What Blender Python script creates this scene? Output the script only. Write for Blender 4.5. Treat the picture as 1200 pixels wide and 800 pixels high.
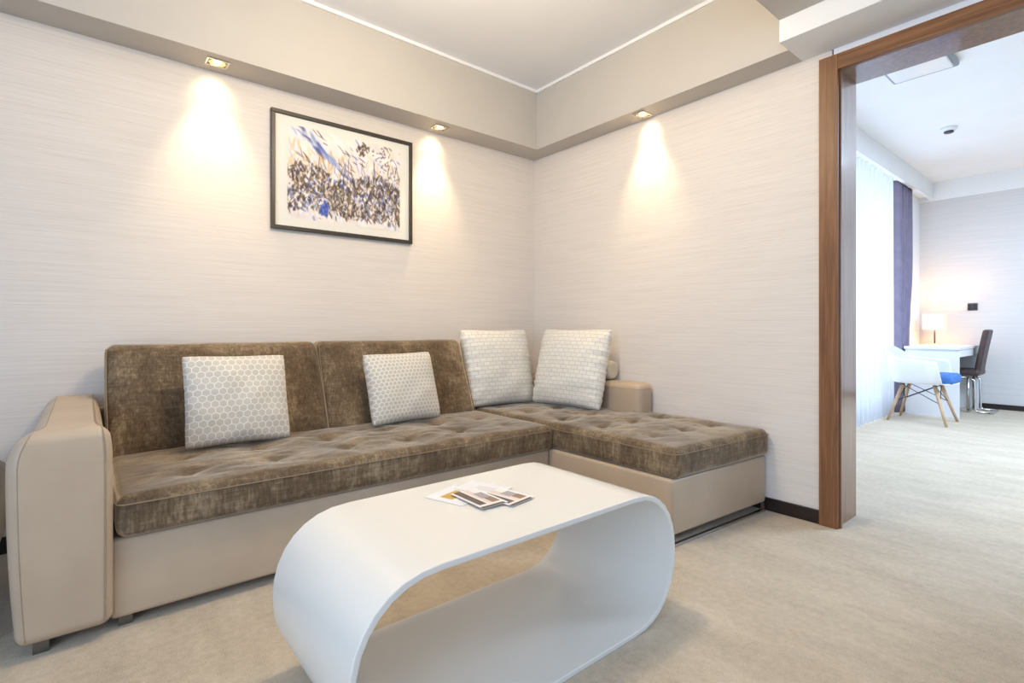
import bpy, bmesh, math, random
import numpy as np
from mathutils import Vector, Matrix, noise

for o in list(bpy.data.objects):
    bpy.data.objects.remove(o)
S = bpy.context.scene
COL = S.collection
R = math.radians

# ------------------------------------------------------------------ camera
CX, CY, CH = -2.7562, -3.0469, 0.95
YAW = 0.87895
FPX, PY = 604.53, 384.52
cam = bpy.data.cameras.new('camera')
cam.sensor_width = 36.0
cam.lens = FPX / 1200 * 36
cam.shift_y = -(400 - PY) / 1200
cam.clip_start = 0.05
camo = bpy.data.objects.new('camera', cam)
COL.objects.link(camo)
camo.location = (CX, CY, CH)
camo.rotation_euler = (R(90), 0, YAW - R(90))
S.camera = camo

# ------------------------------------------------------------------ world, lights, exposure
S.view_settings.view_transform = 'Standard'
S.view_settings.look = 'None'
S.view_settings.exposure = 0.2
S.view_settings.gamma = 1.0
S.view_settings.use_curve_mapping = False
W = bpy.data.worlds.new('world')
S.world = W
W.use_nodes = True
bgn = W.node_tree.nodes['Background']
bgn.inputs[0].default_value = (0.53, 0.71, 1.0, 1)
bgn.inputs[1].default_value = 0.55


def area(name, loc, rot, sx, sy, power, color):
    l = bpy.data.lights.new(name, 'AREA')
    l.shape = 'RECTANGLE'
    l.size = sx
    l.size_y = sy
    l.energy = power
    l.color = color
    o = bpy.data.objects.new(name, l)
    COL.objects.link(o)
    o.location = loc
    o.rotation_euler = rot
    return o


# assumed overhead light of the sitting room, daylight at the bedroom window
pl = bpy.data.lights.new('assumed_overhead_light', 'POINT')  # added bare point light; the lamp itself is unseen and not modelled
pl.energy = 49
pl.color = (1.0, 0.82, 0.57)
pl.shadow_soft_size = 0.13
plo = bpy.data.objects.new('assumed_overhead_light', pl)
COL.objects.link(plo)
plo.location = (-1.75, -1.55, 2.34)
area('assumed_window_daylight', (-5.15, -3.9, 1.45), (0, R(-90), 0), 1.9, 3.0, 84, (0.58, 0.76, 1.0))  # added daylight from an assumed left-hand window, unseen and not built
area('window_daylight', (2.75, -0.95, 1.38), (R(-90), 0, 0), 3.8, 2.4, 210, (0.70, 0.83, 1.0))
area('bedroom_fill_light', (2.8, -4.2, 2.74), (0, 0, 0), 1.6, 1.6, 205, (0.58, 0.76, 1.0))  # added overhead fill, no fitting here; brightens the bedroom with a cool tone


# ------------------------------------------------------------------ pixel helper (only a direction; the plane gives the distance)
def at(u, v, axis, val):
    r = (u - 600) / FPX
    k = (PY - v) / FPX
    d = Vector((math.cos(YAW) + r * math.sin(YAW), math.sin(YAW) - r * math.cos(YAW), k))
    c = Vector((CX, CY, CH))
    i = 'xyz'.index(axis)
    return c + d * ((val - c[i]) / d[i])


# ------------------------------------------------------------------ materials
def srgb(r, g, b):
    f = lambda c: (c / 255) / 12.92 if c / 255 <= 0.04045 else ((c / 255 + 0.055) / 1.055) ** 2.4
    return (f(r), f(g), f(b), 1)


class NT:
    def __init__(s, name):
        m = bpy.data.materials.new(name)
        m.use_nodes = True
        s.m = m
        s.t = m.node_tree
        s.b = s.t.nodes['Principled BSDF']
        s.out = s.t.nodes['Material Output']

    def n(s, typ, **kw):
        nd = s.t.nodes.new(typ)
        for k, v in kw.items():
            setattr(nd, k, v)
        return nd

    def l(s, a, b):
        s.t.links.new(a, b)

    def val(s, sock, v):
        if isinstance(v, (int, float)):
            sock.default_value = v
        elif isinstance(v, tuple):
            sock.default_value = v
        else:
            s.l(v, sock)

    def math(s, op, a, b=0.0, c=0.0):
        nd = s.n('ShaderNodeMath', operation=op)
        s.val(nd.inputs[0], a)
        s.val(nd.inputs[1], b)
        s.val(nd.inputs[2], c)
        return nd.outputs[0]

    def coord(s, kind='Object', scale=(1, 1, 1)):
        tc = s.n('ShaderNodeTexCoord')
        mp = s.n('ShaderNodeMapping')
        mp.inputs['Scale'].default_value = scale
        s.l(tc.outputs[kind], mp.inputs['Vector'])
        return mp.outputs[0]

    def noise(s, vec, scale, detail=4, rough=0.55, dist=0.0):
        nd = s.n('ShaderNodeTexNoise')
        s.l(vec, nd.inputs['Vector'])
        nd.inputs['Scale'].default_value = scale
        nd.inputs['Detail'].default_value = detail
        nd.inputs['Roughness'].default_value = rough
        nd.inputs['Distortion'].default_value = dist
        return nd.outputs[0]

    def ramp(s, fac, stops):
        nd = s.n('ShaderNodeValToRGB')
        e = nd.color_ramp.elements
        while len(e) < len(stops):
            e.new(0.5)
        for i, (p, c) in enumerate(stops):
            e[i].position = p
            e[i].color = c
        s.l(fac, nd.inputs[0])
        return nd.outputs[0]

    def mix(s, fac, a, b, mode='MIX'):
        nd = s.n('ShaderNodeMix', data_type='RGBA', blend_type=mode)
        s.val(nd.inputs[0], fac)
        s.val(nd.inputs[6], a)
        s.val(nd.inputs[7], b)
        return nd.outputs[2]

    def bump(s, h, strength, dist):
        nd = s.n('ShaderNodeBump')
        nd.inputs['Strength'].default_value = strength
        nd.inputs['Distance'].default_value = dist
        s.l(h, nd.inputs['Height'])
        s.l(nd.outputs[0], s.b.inputs['Normal'])
        return nd

    def set(s, **kw):
        for k, v in kw.items():
            s.val(s.b.inputs[k.replace('_', ' ')], v)
        return s.m


def plain(name, col, rough=0.5, metal=0.0, var=0.06, nscale=14, bumps=0.0, spec=0.5, coat=0.0):
    t = NT(name)
    v = t.coord()
    f = t.noise(v, nscale, 3)
    a = tuple(c * (1 - var) for c in col[:3]) + (1,)
    b = tuple(min(1, c * (1 + var)) for c in col[:3]) + (1,)
    t.set(Base_Color=t.ramp(f, [(0.3, a), (0.7, b)]), Roughness=rough, Metallic=metal, Specular_IOR_Level=spec, Coat_Weight=coat)
    if bumps:
        t.bump(t.noise(v, nscale * 12, 2), bumps, 0.002)
    return t.m


M = {}


def make_wallpaper(name, base, dark):
    t = NT(name)
    v1 = t.coord('Object', (0.8, 0.8, 48))
    v2 = t.coord('Object', (2.6, 2.6, 190))
    v3 = t.coord('Object', (14, 14, 420))
    n1 = t.noise(v1, 1.6, 5, 0.65)
    n2 = t.noise(v2, 1.0, 4, 0.6)
    n3 = t.noise(v3, 1.0, 3, 0.6)
    f = t.math('ADD', t.math('MULTIPLY', n1, 0.30), t.math('ADD', t.math('MULTIPLY', n2, 0.46), t.math('MULTIPLY', n3, 0.24)))
    t.set(Base_Color=t.ramp(f, [(0.36, dark), (0.52, base), (0.66, tuple(min(1, c * 1.06) for c in base[:3]) + (1,))]), Roughness=0.62, Specular_IOR_Level=0.25)
    t.bump(t.math('ADD', n2, n3), 0.45, 0.0012)
    return t.m


M['wallpaper'] = make_wallpaper('cream_grasscloth_wallpaper', (0.770, 0.705, 0.645, 1), (0.690, 0.620, 0.555, 1))
M['wallpaper_far'] = make_wallpaper('pale_grey_wallpaper', (0.68, 0.655, 0.64, 1), (0.61, 0.585, 0.575, 1))
M['paint_white'] = plain('white_paint', (0.86, 0.86, 0.86, 1), 0.7, var=0.015, nscale=3)
M['paint_ceiling'] = plain('ceiling_paint', (0.83, 0.84, 0.87, 1), 0.75, var=0.015, nscale=3)
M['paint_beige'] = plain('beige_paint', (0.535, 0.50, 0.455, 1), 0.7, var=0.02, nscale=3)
M['skirting'] = plain('dark_brown_skirting', (0.022, 0.012, 0.010, 1), 0.35, var=0.2)


def make_carpet():
    t = NT('beige_carpet')
    v = t.coord()
    vs = t.coord('Object', (3.4, 1.2, 1))
    big = t.noise(vs, 2.2, 6, 0.62, 0.3)
    fine = t.noise(v, 260, 2, 0.6)
    mid = t.noise(v, 40, 3, 0.6)
    f = t.math('ADD', t.math('MULTIPLY', big, 0.36), t.math('ADD', t.math('MULTIPLY', mid, 0.26), t.math('MULTIPLY', fine, 0.38)))
    t.set(Base_Color=t.ramp(f, [(0.34, (0.39, 0.315, 0.22, 1)), (0.5, (0.54, 0.445, 0.325, 1)), (0.66, (0.67, 0.57, 0.43, 1))]), Roughness=0.95, Specular_IOR_Level=0.1, Sheen_Weight=0.25, Sheen_Roughness=0.5)
    t.bump(t.math('ADD', fine, t.math('MULTIPLY', mid, 0.6)), 0.55, 0.004)
    return t.m


M['carpet'] = make_carpet()


def make_velvet(name, lo, mid, hi, zs=0.6):
    t = NT(name)
    v = t.coord('Object', (1, 1, zs))
    a = t.noise(v, 5, 5, 0.65, 0.4)
    b = t.noise(t.coord('Object', (1, 1, zs * 0.7)), 60, 4, 0.7)
    c = t.noise(t.coord('Object', (150, 150, 14)), 1.0, 3, 0.6)
    d = t.noise(t.coord('Object', (14, 14, 150)), 1.0, 3, 0.6)
    f = t.math('ADD', t.math('ADD', t.math('MULTIPLY', a, 0.44), t.math('MULTIPLY', b, 0.24)), t.math('ADD', t.math('MULTIPLY', c, 0.18), t.math('MULTIPLY', d, 0.14)))
    col = t.ramp(f, [(0.39, lo), (0.50, mid), (0.64, hi)])
    t.set(Base_Color=col, Roughness=0.75, Specular_IOR_Level=0.2, Sheen_Weight=1.0, Sheen_Roughness=0.35, Sheen_Tint=(0.95, 0.82, 0.64, 1))
    t.bump(t.math('ADD', b, a), 0.4, 0.004)
    return t.m


M['velvet'] = make_velvet('brown_chenille_velvet', (0.066, 0.042, 0.024, 1), (0.152, 0.103, 0.060, 1), (0.400, 0.300, 0.190, 1))
M['velvet_dark'] = make_velvet('dark_brown_velvet', (0.045, 0.027, 0.022, 1), (0.075, 0.046, 0.038, 1), (0.13, 0.085, 0.07, 1))
M['velvet_piping'] = plain('velvet_piping', (0.27, 0.185, 0.11, 1), 0.7)


def make_leather():
    t = NT('beige_leather')
    v = t.coord()
    vo = t.n('ShaderNodeTexVoronoi')
    t.l(v, vo.inputs['Vector'])
    vo.inputs['Scale'].default_value = 320
    n = t.noise(v, 5, 3)
    t.set(Base_Color=t.ramp(n, [(0.3, (0.47, 0.36, 0.255, 1)), (0.7, (0.53, 0.415, 0.30, 1))]), Roughness=0.42, Specular_IOR_Level=0.45)
    t.bump(vo.outputs['Distance'], 0.12, 0.001)
    return t.m


M['leather'] = make_leather()
M['leather_seam'] = plain('leather_seam', (0.33, 0.25, 0.17, 1), 0.5)
M['lacquer'] = plain('white_lacquer', (0.78, 0.755, 0.70, 1), 0.26, var=0.01, nscale=2, spec=0.5, coat=0.25)
M['chrome'] = plain('brushed_metal', (0.55, 0.54, 0.52, 1), 0.22, 1.0, var=0.05)
M['steel'] = plain('dark_steel', (0.20, 0.195, 0.19, 1), 0.3, 0.9)
M['black_metal'] = plain('black_wire', (0.02, 0.02, 0.024, 1), 0.4)
M['white_plastic'] = plain('white_plastic', (0.80, 0.81, 0.82, 1), 0.35, var=0.01)
M['desk_white'] = plain('white_desk_laminate', (0.76, 0.76, 0.77, 1), 0.4, var=0.01)
M['blue_fabric'] = plain('blue_fabric', (0.06, 0.17, 0.46, 1), 0.85, var=0.15, nscale=40, bumps=0.3)
M['purple_fabric'] = plain('purple_curtain_fabric', (0.23, 0.20, 0.28, 1), 0.85, var=0.12, nscale=8)
M['frame'] = plain('dark_olive_frame', (0.045, 0.036, 0.026, 1), 0.4, var=0.15)
M['mat_board'] = plain('cream_mat_board', (0.80, 0.77, 0.70, 1), 0.8, var=0.01)
M['switch'] = plain('dark_switch_plate', (0.045, 0.05, 0.065, 1), 0.35)
M['light_wood'] = plain('beech_wood', (0.56, 0.38, 0.235, 1), 0.45, var=0.12, nscale=22)
M['fitting_grey'] = plain('grey_fitting', (0.26, 0.28, 0.32, 1), 0.4)
M['brown_leather'] = plain('dark_brown_leather', (0.060, 0.036, 0.034, 1), 0.5, var=0.2)
M['backing'] = plain('leaflet_paper_edge', (0.75, 0.73, 0.70, 1), 0.6)


def make_wood():
    t = NT('brown_door_wood')
    v = t.coord('Object', (34, 34, 1.6))
    n = t.noise(v, 1.6, 6, 0.65, 0.6)
    v2 = t.coord('Object', (200, 200, 6))
    n2 = t.noise(v2, 1.0, 3)
    f = t.math('ADD', t.math('MULTIPLY', n, 0.7), t.math('MULTIPLY', n2, 0.3))
    t.set(Base_Color=t.ramp(f, [(0.33, (0.125, 0.050, 0.019, 1)), (0.5, (0.215, 0.092, 0.036, 1)), (0.68, (0.305, 0.142, 0.060, 1))]), Roughness=0.48, Specular_IOR_Level=0.4, Coat_Weight=0.1, Coat_Roughness=0.3)
    return t.m


def make_wood_h():
    t = NT('brown_door_wood_horizontal')
    v = t.coord('Object', (34, 1.6, 34))
    n = t.noise(v, 1.6, 6, 0.65, 0.6)
    t.set(Base_Color=t.ramp(n, [(0.33, (0.125, 0.050, 0.019, 1)), (0.5, (0.215, 0.092, 0.036, 1)), (0.68, (0.305, 0.142, 0.060, 1))]), Roughness=0.48, Specular_IOR_Level=0.4, Coat_Weight=0.1, Coat_Roughness=0.3)
    return t.m


M['wood'] = make_wood()
M['wood_h'] = make_wood_h()
M['wood_gloss'] = make_wood()
M['wood_gloss'].name = 'lacquered_door_lining'
_b = M['wood_gloss'].node_tree.nodes['Principled BSDF']
_b.inputs['Coat Weight'].default_value = 1.0
_b.inputs['Coat Roughness'].default_value = 0.12
_b.inputs['Coat IOR'].default_value = 1.7


def emit(name, col, strength):
    t = NT(name)
    t.set(Base_Color=col, Emission_Color=col, Emission_Strength=strength)
    return t.m


M['lamp_glow'] = emit('downlight_glow', (1.0, 0.86, 0.55, 1), 9.0)
M['reflector'] = plain('gold_reflector', (0.85, 0.66, 0.34, 1), 0.25, 1.0)
M['shade_glow'] = emit('lit_lamp_shade', (1.0, 0.74, 0.42, 1), 0.62)
M['ceiling_lamp'] = plain('milky_diffuser', (0.80, 0.81, 0.82, 1), 0.3, var=0.01)


def make_sheer():
    t = NT('sheer_white_curtain')
    tr = t.n('ShaderNodeBsdfTranslucent')
    tr.inputs[0].default_value = (0.24, 0.255, 0.29, 1)
    df = t.n('ShaderNodeBsdfDiffuse')
    df.inputs[0].default_value = (0.78, 0.80, 0.84, 1)
    tp = t.n('ShaderNodeBsdfTransparent')
    m1 = t.n('ShaderNodeMixShader')
    m1.inputs[0].default_value = 0.45
    t.l(tr.outputs[0], m1.inputs[1])
    t.l(df.outputs[0], m1.inputs[2])
    m2 = t.n('ShaderNodeMixShader')
    wv = t.noise(t.coord('Object', (90, 90, 2)), 1.0, 3)
    t.l(t.ramp(wv, [(0.3, (0.08, 0.08, 0.08, 1)), (0.7, (0.20, 0.20, 0.20, 1))]), m2.inputs[0])
    t.l(m1.outputs[0], m2.inputs[1])
    t.l(tp.outputs[0], m2.inputs[2])
    t.l(m2.outputs[0], t.out.inputs[0])
    return t.m


M['sheer'] = make_sheer()


def make_glass():
    t = NT('window_glass')
    gl = t.n('ShaderNodeBsdfGlossy')
    gl.inputs['Roughness'].default_value = 0.02
    tp = t.n('ShaderNodeBsdfTransparent')
    m = t.n('ShaderNodeMixShader')
    m.inputs[0].default_value = 0.06
    t.l(tp.outputs[0], m.inputs[1])
    t.l(gl.outputs[0], m.inputs[2])
    t.l(m.outputs[0], t.out.inputs[0])
    return t.m


M['glass'] = make_glass()


def make_print():
    t = NT('printed_paper')
    a = t.n('ShaderNodeAttribute', attribute_name='ink')
    t.set(Base_Color=a.outputs['Color'], Roughness=0.5, Specular_IOR_Level=0.3)
    return t.m


M['print'] = make_print()


def make_hex(name, k, thr):
    t = NT(name)
    uv = t.n('ShaderNodeUVMap')
    sp = t.n('ShaderNodeSeparateXYZ')
    t.l(uv.outputs[0], sp.inputs[0])
    x = t.math('MULTIPLY', sp.outputs[0], k)
    y = t.math('MULTIPLY', sp.outputs[1], k)
    s3 = 1.7320508

    def cell(ox, oy):
        cx = t.math('SUBTRACT', t.math('WRAP', t.math('ADD', x, ox), 1.0, 0.0), 0.5)
        cy = t.math('SUBTRACT', t.math('WRAP', t.math('ADD', y, oy), s3, 0.0), s3 / 2)
        ax, ay = t.math('ABSOLUTE', cx), t.math('ABSOLUTE', cy)
        return t.math('MAXIMUM', ax, t.math('ADD', t.math('MULTIPLY', ax, 0.5), t.math('MULTIPLY', ay, s3 / 2)))
    d = t.math('MINIMUM', cell(0.0, 0.0), cell(0.5, s3 / 2))
    line = t.math('GREATER_THAN', d, thr)
    stripe = t.math('GREATER_THAN', t.math('SINE', t.math('MULTIPLY', sp.outputs[1], 1500)), 0.25)
    nz = t.noise(t.coord('Object', (1, 1, 1)), 30, 4)
    inner = t.mix(stripe, (0.50, 0.45, 0.375, 1), (0.64, 0.59, 0.51, 1))
    inner = t.mix(t.math('MULTIPLY', nz, 0.3), inner, (0.66, 0.60, 0.49, 1))
    t.set(Base_Color=t.mix(line, inner, (0.80, 0.775, 0.715, 1)), Roughness=0.6, Specular_IOR_Level=0.3, Sheen_Weight=0.3)
    t.bump(line, 0.35, 0.0015)
    return t.m


def make_weave():
    t = NT('basketweave_fabric')
    uv = t.n('ShaderNodeUVMap')
    br = t.n('ShaderNodeTexBrick')
    t.l(uv.outputs[0], br.inputs['Vector'])
    br.offset = 0.5
    br.inputs['Color1'].default_value = (0.80, 0.77, 0.70, 1)
    br.inputs['Color2'].default_value = (0.74, 0.71, 0.64, 1)
    br.inputs['Mortar'].default_value = (0.54, 0.50, 0.435, 1)
    br.inputs['Scale'].default_value = 1.0
    br.inputs['Mortar Size'].default_value = 0.0017
    br.inputs['Mortar Smooth'].default_value = 0.3
    br.inputs['Brick Width'].default_value = 0.044
    br.inputs['Row Height'].default_value = 0.027
    t.set(Base_Color=br.outputs[0], Roughness=0.5, Specular_IOR_Level=0.4, Sheen_Weight=0.3)
    t.bump(br.outputs['Fac'], -0.4, 0.002)
    return t.m


M['hex'] = make_hex('hexagon_jacquard', 33.0, 0.44)
M['hex_fine'] = make_hex('fine_hexagon_jacquard', 42.0, 0.41)
M['weave'] = make_weave()
M['cream_fabric'] = plain('cream_bolster_fabric', (0.66, 0.58, 0.43, 1), 0.6, var=0.05)


# ------------------------------------------------------------------ object helpers
def link(name, me, mat=None, parent=None, smooth=False):
    o = bpy.data.objects.new(name, me)
    COL.objects.link(o)
    if mat:
        me.materials.append(M[mat])
    if smooth:
        for p in me.polygons:
            p.use_smooth = True
    if parent is not None:
        o.parent = parent
        o.matrix_parent_inverse = parent.matrix_basis.inverted()
    return o


def tag(o, label=None, cat=None, group=None, kind=None):
    if label: o['label'] = label
    if cat: o['category'] = cat
    if group: o['group'] = group
    if kind: o['kind'] = kind
    return o


def empty(name, loc=(0, 0, 0), label=None, cat=None, group=None, kind=None):
    o = bpy.data.objects.new(name, None)
    COL.objects.link(o)
    o.location = loc
    return tag(o, label, cat, group, kind)


def mesh(verts, faces, name='m'):
    me = bpy.data.meshes.new(name)
    me.from_pydata([tuple(v) for v in verts], [], faces)
    me.update()
    return me


def box_bm(bm, x0, x1, y0, y1, z0, z1):
    vs = [bm.verts.new((x, y, z)) for x in (x0, x1) for y in (y0, y1) for z in (z0, z1)]
    for f in ((0, 1, 3, 2), (4, 6, 7, 5), (0, 4, 5, 1), (2, 3, 7, 6), (0, 2, 6, 4), (1, 5, 7, 3)):
        bm.faces.new([vs[i] for i in f])


def box(x0, x1, y0, y1, z0, z1, bevel=0.0, seg=2):
    bm = bmesh.new()
    box_bm(bm, min(x0, x1), max(x0, x1), min(y0, y1), max(y0, y1), min(z0, z1), max(z0, z1))
    if bevel:
        bmesh.ops.bevel(bm, geom=bm.edges[:], offset=bevel, segments=seg, profile=0.5, affect='EDGES')
    bmesh.ops.recalc_face_normals(bm, faces=bm.faces[:])
    me = bpy.data.meshes.new('box')
    bm.to_mesh(me)
    bm.free()
    return me


def rbox(x0, x1, y0, y1, z0, z1, r, step=0.03, k=4, fn=None):
    """rounded box made of a fine grid, optionally pushed about by fn(p)->p"""
    lo, hi = (x0, y0, z0), (x1, y1, z1)
    ticks = []
    for a in range(3):
        L = hi[a] - lo[a]
        n = max(1, int((L - 2 * r) / step))
        t = [r * i / k for i in range(k)] + [r + (L - 2 * r) * i / n for i in range(n)] + [L - r + r * i / k for i in range(k + 1)]
        ticks.append([lo[a] + v for v in t])
    idx, verts, faces = {}, [], []

    def vert(p):
        q = tuple(min(max(p[i], lo[i] + r), hi[i] - r) for i in range(3))
        d = Vector(p) - Vector(q)
        w = Vector(q) + d.normalized() * r if d.length > 1e-9 else Vector(p)
        key = (round(p[0], 6), round(p[1], 6), round(p[2], 6))
        if key not in idx:
            idx[key] = len(verts)
            verts.append(fn(w) if fn else w)
        return idx[key]
    for a in range(3):
        b, c = (a + 1) % 3, (a + 2) % 3
        for side in (0, 1):
            for i in range(len(ticks[b]) - 1):
                for j in range(len(ticks[c]) - 1):
                    quad = []
                    for (di, dj) in ((0, 0), (1, 0), (1, 1), (0, 1)):
                        p = [0, 0, 0]
                        p[a] = (lo, hi)[side][a]
                        p[b] = ticks[b][i + di]
                        p[c] = ticks[c][j + dj]
                        quad.append(vert(p))
                    faces.append(quad if side else quad[::-1])
    return mesh(verts, faces)


def tube(pts, r, seg=8, closed=False, r_end=None):
    pts = [Vector(p) for p in pts]
    n = len(pts)
    verts, faces = [], []
    prev = None
    for i, p in enumerate(pts):
        if closed:
            t = pts[(i + 1) % n] - pts[i - 1]
        else:
            t = pts[min(i + 1, n - 1)] - pts[max(i - 1, 0)]
        t.normalize()
        if prev is None:
            u = t.orthogonal().normalized()
        else:
            u = (prev - t * prev.dot(t)).normalized()
        prev = u
        w = t.cross(u)
        rr = r if r_end is None else r + (r_end - r) * i / (n - 1)
        for j in range(seg):
            a = 2 * math.pi * j / seg
            verts.append(p + (u * math.cos(a) + w * math.sin(a)) * rr)
    m = n if closed else n - 1
    for i in range(m):
        for j in range(seg):
            a, b = i * seg + j, i * seg + (j + 1) % seg
            c, d = ((i + 1) % n) * seg + (j + 1) % seg, ((i + 1) % n) * seg + j
            faces.append((a, b, c, d))
    if not closed:
        faces.append(tuple(range(seg))[::-1])
        faces.append(tuple((n - 1) * seg + j for j in range(seg)))
    return mesh(verts, faces)


def lathe(profile, seg=32, center=(0, 0, 0)):
    c = Vector(center)
    verts, faces = [], []
    n = len(profile)
    for j in range(seg):
        a = 2 * math.pi * j / seg
        for (r, z) in profile:
            verts.append(c + Vector((r * math.cos(a), r * math.sin(a), z)))
    for j in range(seg):
        for i in range(n - 1):
            faces.append((j * n + i, ((j + 1) % seg) * n + i, ((j + 1) % seg) * n + i + 1, j * n + i + 1))
    me = mesh(verts, faces)
    bm = bmesh.new()
    bm.from_mesh(me)
    bmesh.ops.remove_doubles(bm, verts=bm.verts[:], dist=1e-5)
    bmesh.ops.recalc_face_normals(bm, faces=bm.faces[:])
    bm.to_mesh(me)
    bm.free()
    return me


def join(*mes):
    bm = bmesh.new()
    for me in mes:
        bm.from_mesh(me)
    out = bpy.data.meshes.new('joined')
    bm.to_mesh(out)
    bm.free()
    return out


def struct(name, me, mat, parent=None, smooth=False):
    o = link(name, me, mat, parent, smooth)
    if parent is None:
        o['kind'] = 'structure'
    return o


# ================================================================== THE ROOM
ZS, ZC = 2.281, 2.715          # underside of the dropped edge, ceiling
SA, SB = 0.205, 0.162          # depth of the dropped edge on the two walls
YJ = -2.145                    # near face of the door lining
YD = -3.10                     # other side of the doorway
WT = 0.26                      # thickness of the wall with the doorway
ZD = 2.190                     # clear height of the doorway

struct('floor', box(-5.2, 5.7, -6.2, 0.15, -0.12, 0.0), 'carpet')
struct('ceiling', box(-5.2, WT, -6.2, 0.15, ZC, ZC + 0.1), 'paint_ceiling')
struct('wall_back', box(-5.2, 0.0, 0.0, 0.15, 0.0, ZC), 'wallpaper')
bm = bmesh.new()
box_bm(bm, 0.0, WT, YJ + 0.022, 0.0, 0.0, ZC)
box_bm(bm, 0.0, WT, -6.2, YD, 0.0, ZC)
box_bm(bm, 0.0, WT, YD, YJ, ZD + 0.012, ZC)
me = bpy.data.meshes.new('wall')
bm.to_mesh(me)
bm.free()
struct('wall_right', me, 'wallpaper')
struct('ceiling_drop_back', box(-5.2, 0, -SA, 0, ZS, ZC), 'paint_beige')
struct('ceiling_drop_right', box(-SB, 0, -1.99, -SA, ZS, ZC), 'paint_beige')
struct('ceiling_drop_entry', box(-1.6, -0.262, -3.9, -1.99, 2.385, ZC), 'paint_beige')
struct('ceiling_beam_door', box(-0.262, 0, -3.9, -1.99, ZS, ZC), 'paint_white')
struct('trim_1', box(-5.2, -SB - 0.014, -SA - 0.014, -SA, ZC - 0.020, ZC), 'paint_white')
struct('trim_2', box(-SB - 0.014, -SB, -1.99, -SA - 0.014, ZC - 0.020, ZC), 'paint_white')
struct('baseboard_back', box(-5.2, 0, -0.012, 0, 0, 0.07), 'skirting')
struct('baseboard_right', box(-0.014, 0, -2.075, -0.012, 0, 0.066, 0.002), 'skirting')
# wall above the door casing, its bluish shade put into the strip's colour
struct('wall_shade_strip', box(-0.0015, 0, -3.9, -2.13, 2.249, ZS), 'paint_ceiling')

# doorway
d1 = empty('door_1', (0, YJ, 0), kind='structure')
link('side_casing', box(-0.022, 0, YJ - 0.008, -2.072, 0, 2.246, 0.002), 'wood', d1)
link('side_casing', box(-0.022, 0, YD - 0.073, YD + 0.008, 0, 2.246, 0.002), 'wood', d1)
link('head_casing', box(-0.022, 0, YD + 0.008, YJ - 0.008, 2.173, 2.246, 0.002), 'wood_h', d1)
link('lining', box(0.0, WT, YJ, YJ + 0.022, 0, ZD, 0.001), 'wood_gloss', d1)
link('lining', box(0.0, WT, YD, YD + 0.022, 0, ZD, 0.001), 'wood_gloss', d1)
link('head_lining', box(0.0, WT, YD + 0.022, YJ, ZD - 0.002, ZD + 0.012, 0.001), 'wood_gloss', d1)
link('door_stop', box(0.002, 0.020, YJ - 0.016, YJ, 0, ZD - 0.012, 0.002), 'wood_gloss', d1)
link('door_stop', box(0.002, 0.020, YD + 0.022, YJ, ZD - 0.012, ZD - 0.002, 0.002), 'wood_h', d1)

# ------------------------------------------------------------------ next room
ZC2 = 2.79
XF = 5.5
struct('ceiling_bedroom', box(WT, XF + 0.1, -6.2, -1.0, ZC2, ZC2 + 0.1), 'paint_white')
struct('wall_far', box(XF, XF + 0.12, -6.2, -1.0, 0, 2.557), 'wallpaper_far')
struct('trim_4', box(XF - 0.006, XF + 0.12, -6.2, -1.0, 2.557, ZC2), 'paint_white')
bm = bmesh.new()
WX0, WX1, WZ0, WZ1 = 0.75, 4.72, 0.12, 2.60
box_bm(bm, WT, WX0, -1.20, -1.0, 0, ZC2)
box_bm(bm, WX1, XF, -1.285, -1.0, 0, ZC2)
box_bm(bm, WX0, WX1, -1.20, -1.0, 0, WZ0)
box_bm(bm, WX0, WX1, -1.20, -1.0, WZ1, ZC2)
me = bpy.data.meshes.new('wall')
bm.to_mesh(me)
bm.free()
struct('wall_window', me, 'paint_white')
struct('ceiling_pelmet', box(WT, XF, -1.425, -1.385, 2.575, ZC2), 'paint_white')
struct('baseboard_far', box(XF - 0.012, XF, -6.2, -1.29, 0, 0.06), 'skirting')
w1 = empty('window_1', (2.7, -1.1, WZ0), kind='structure')
for (a, b, c, d) in ((WX0, WX1, WZ0, WZ0 + 0.06), (WX0, WX1, WZ1 - 0.06, WZ1), (WX0, WX0 + 0.06, WZ0, WZ1), (WX1 - 0.06, WX1, WZ0, WZ1), (2.70, 2.76, WZ0, WZ1)):
    link('window_frame', box(a, b, -1.14, -1.08, c, d, 0.004), 'white_plastic', w1)
link('window_pane', box(WX0 + 0.06, 2.70, -1.115, -1.105, WZ0 + 0.06, WZ1 - 0.06), 'glass', w1)
link('window_pane', box(2.76, WX1 - 0.06, -1.115, -1.105, WZ0 + 0.06, WZ1 - 0.06), 'glass', w1)


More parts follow.
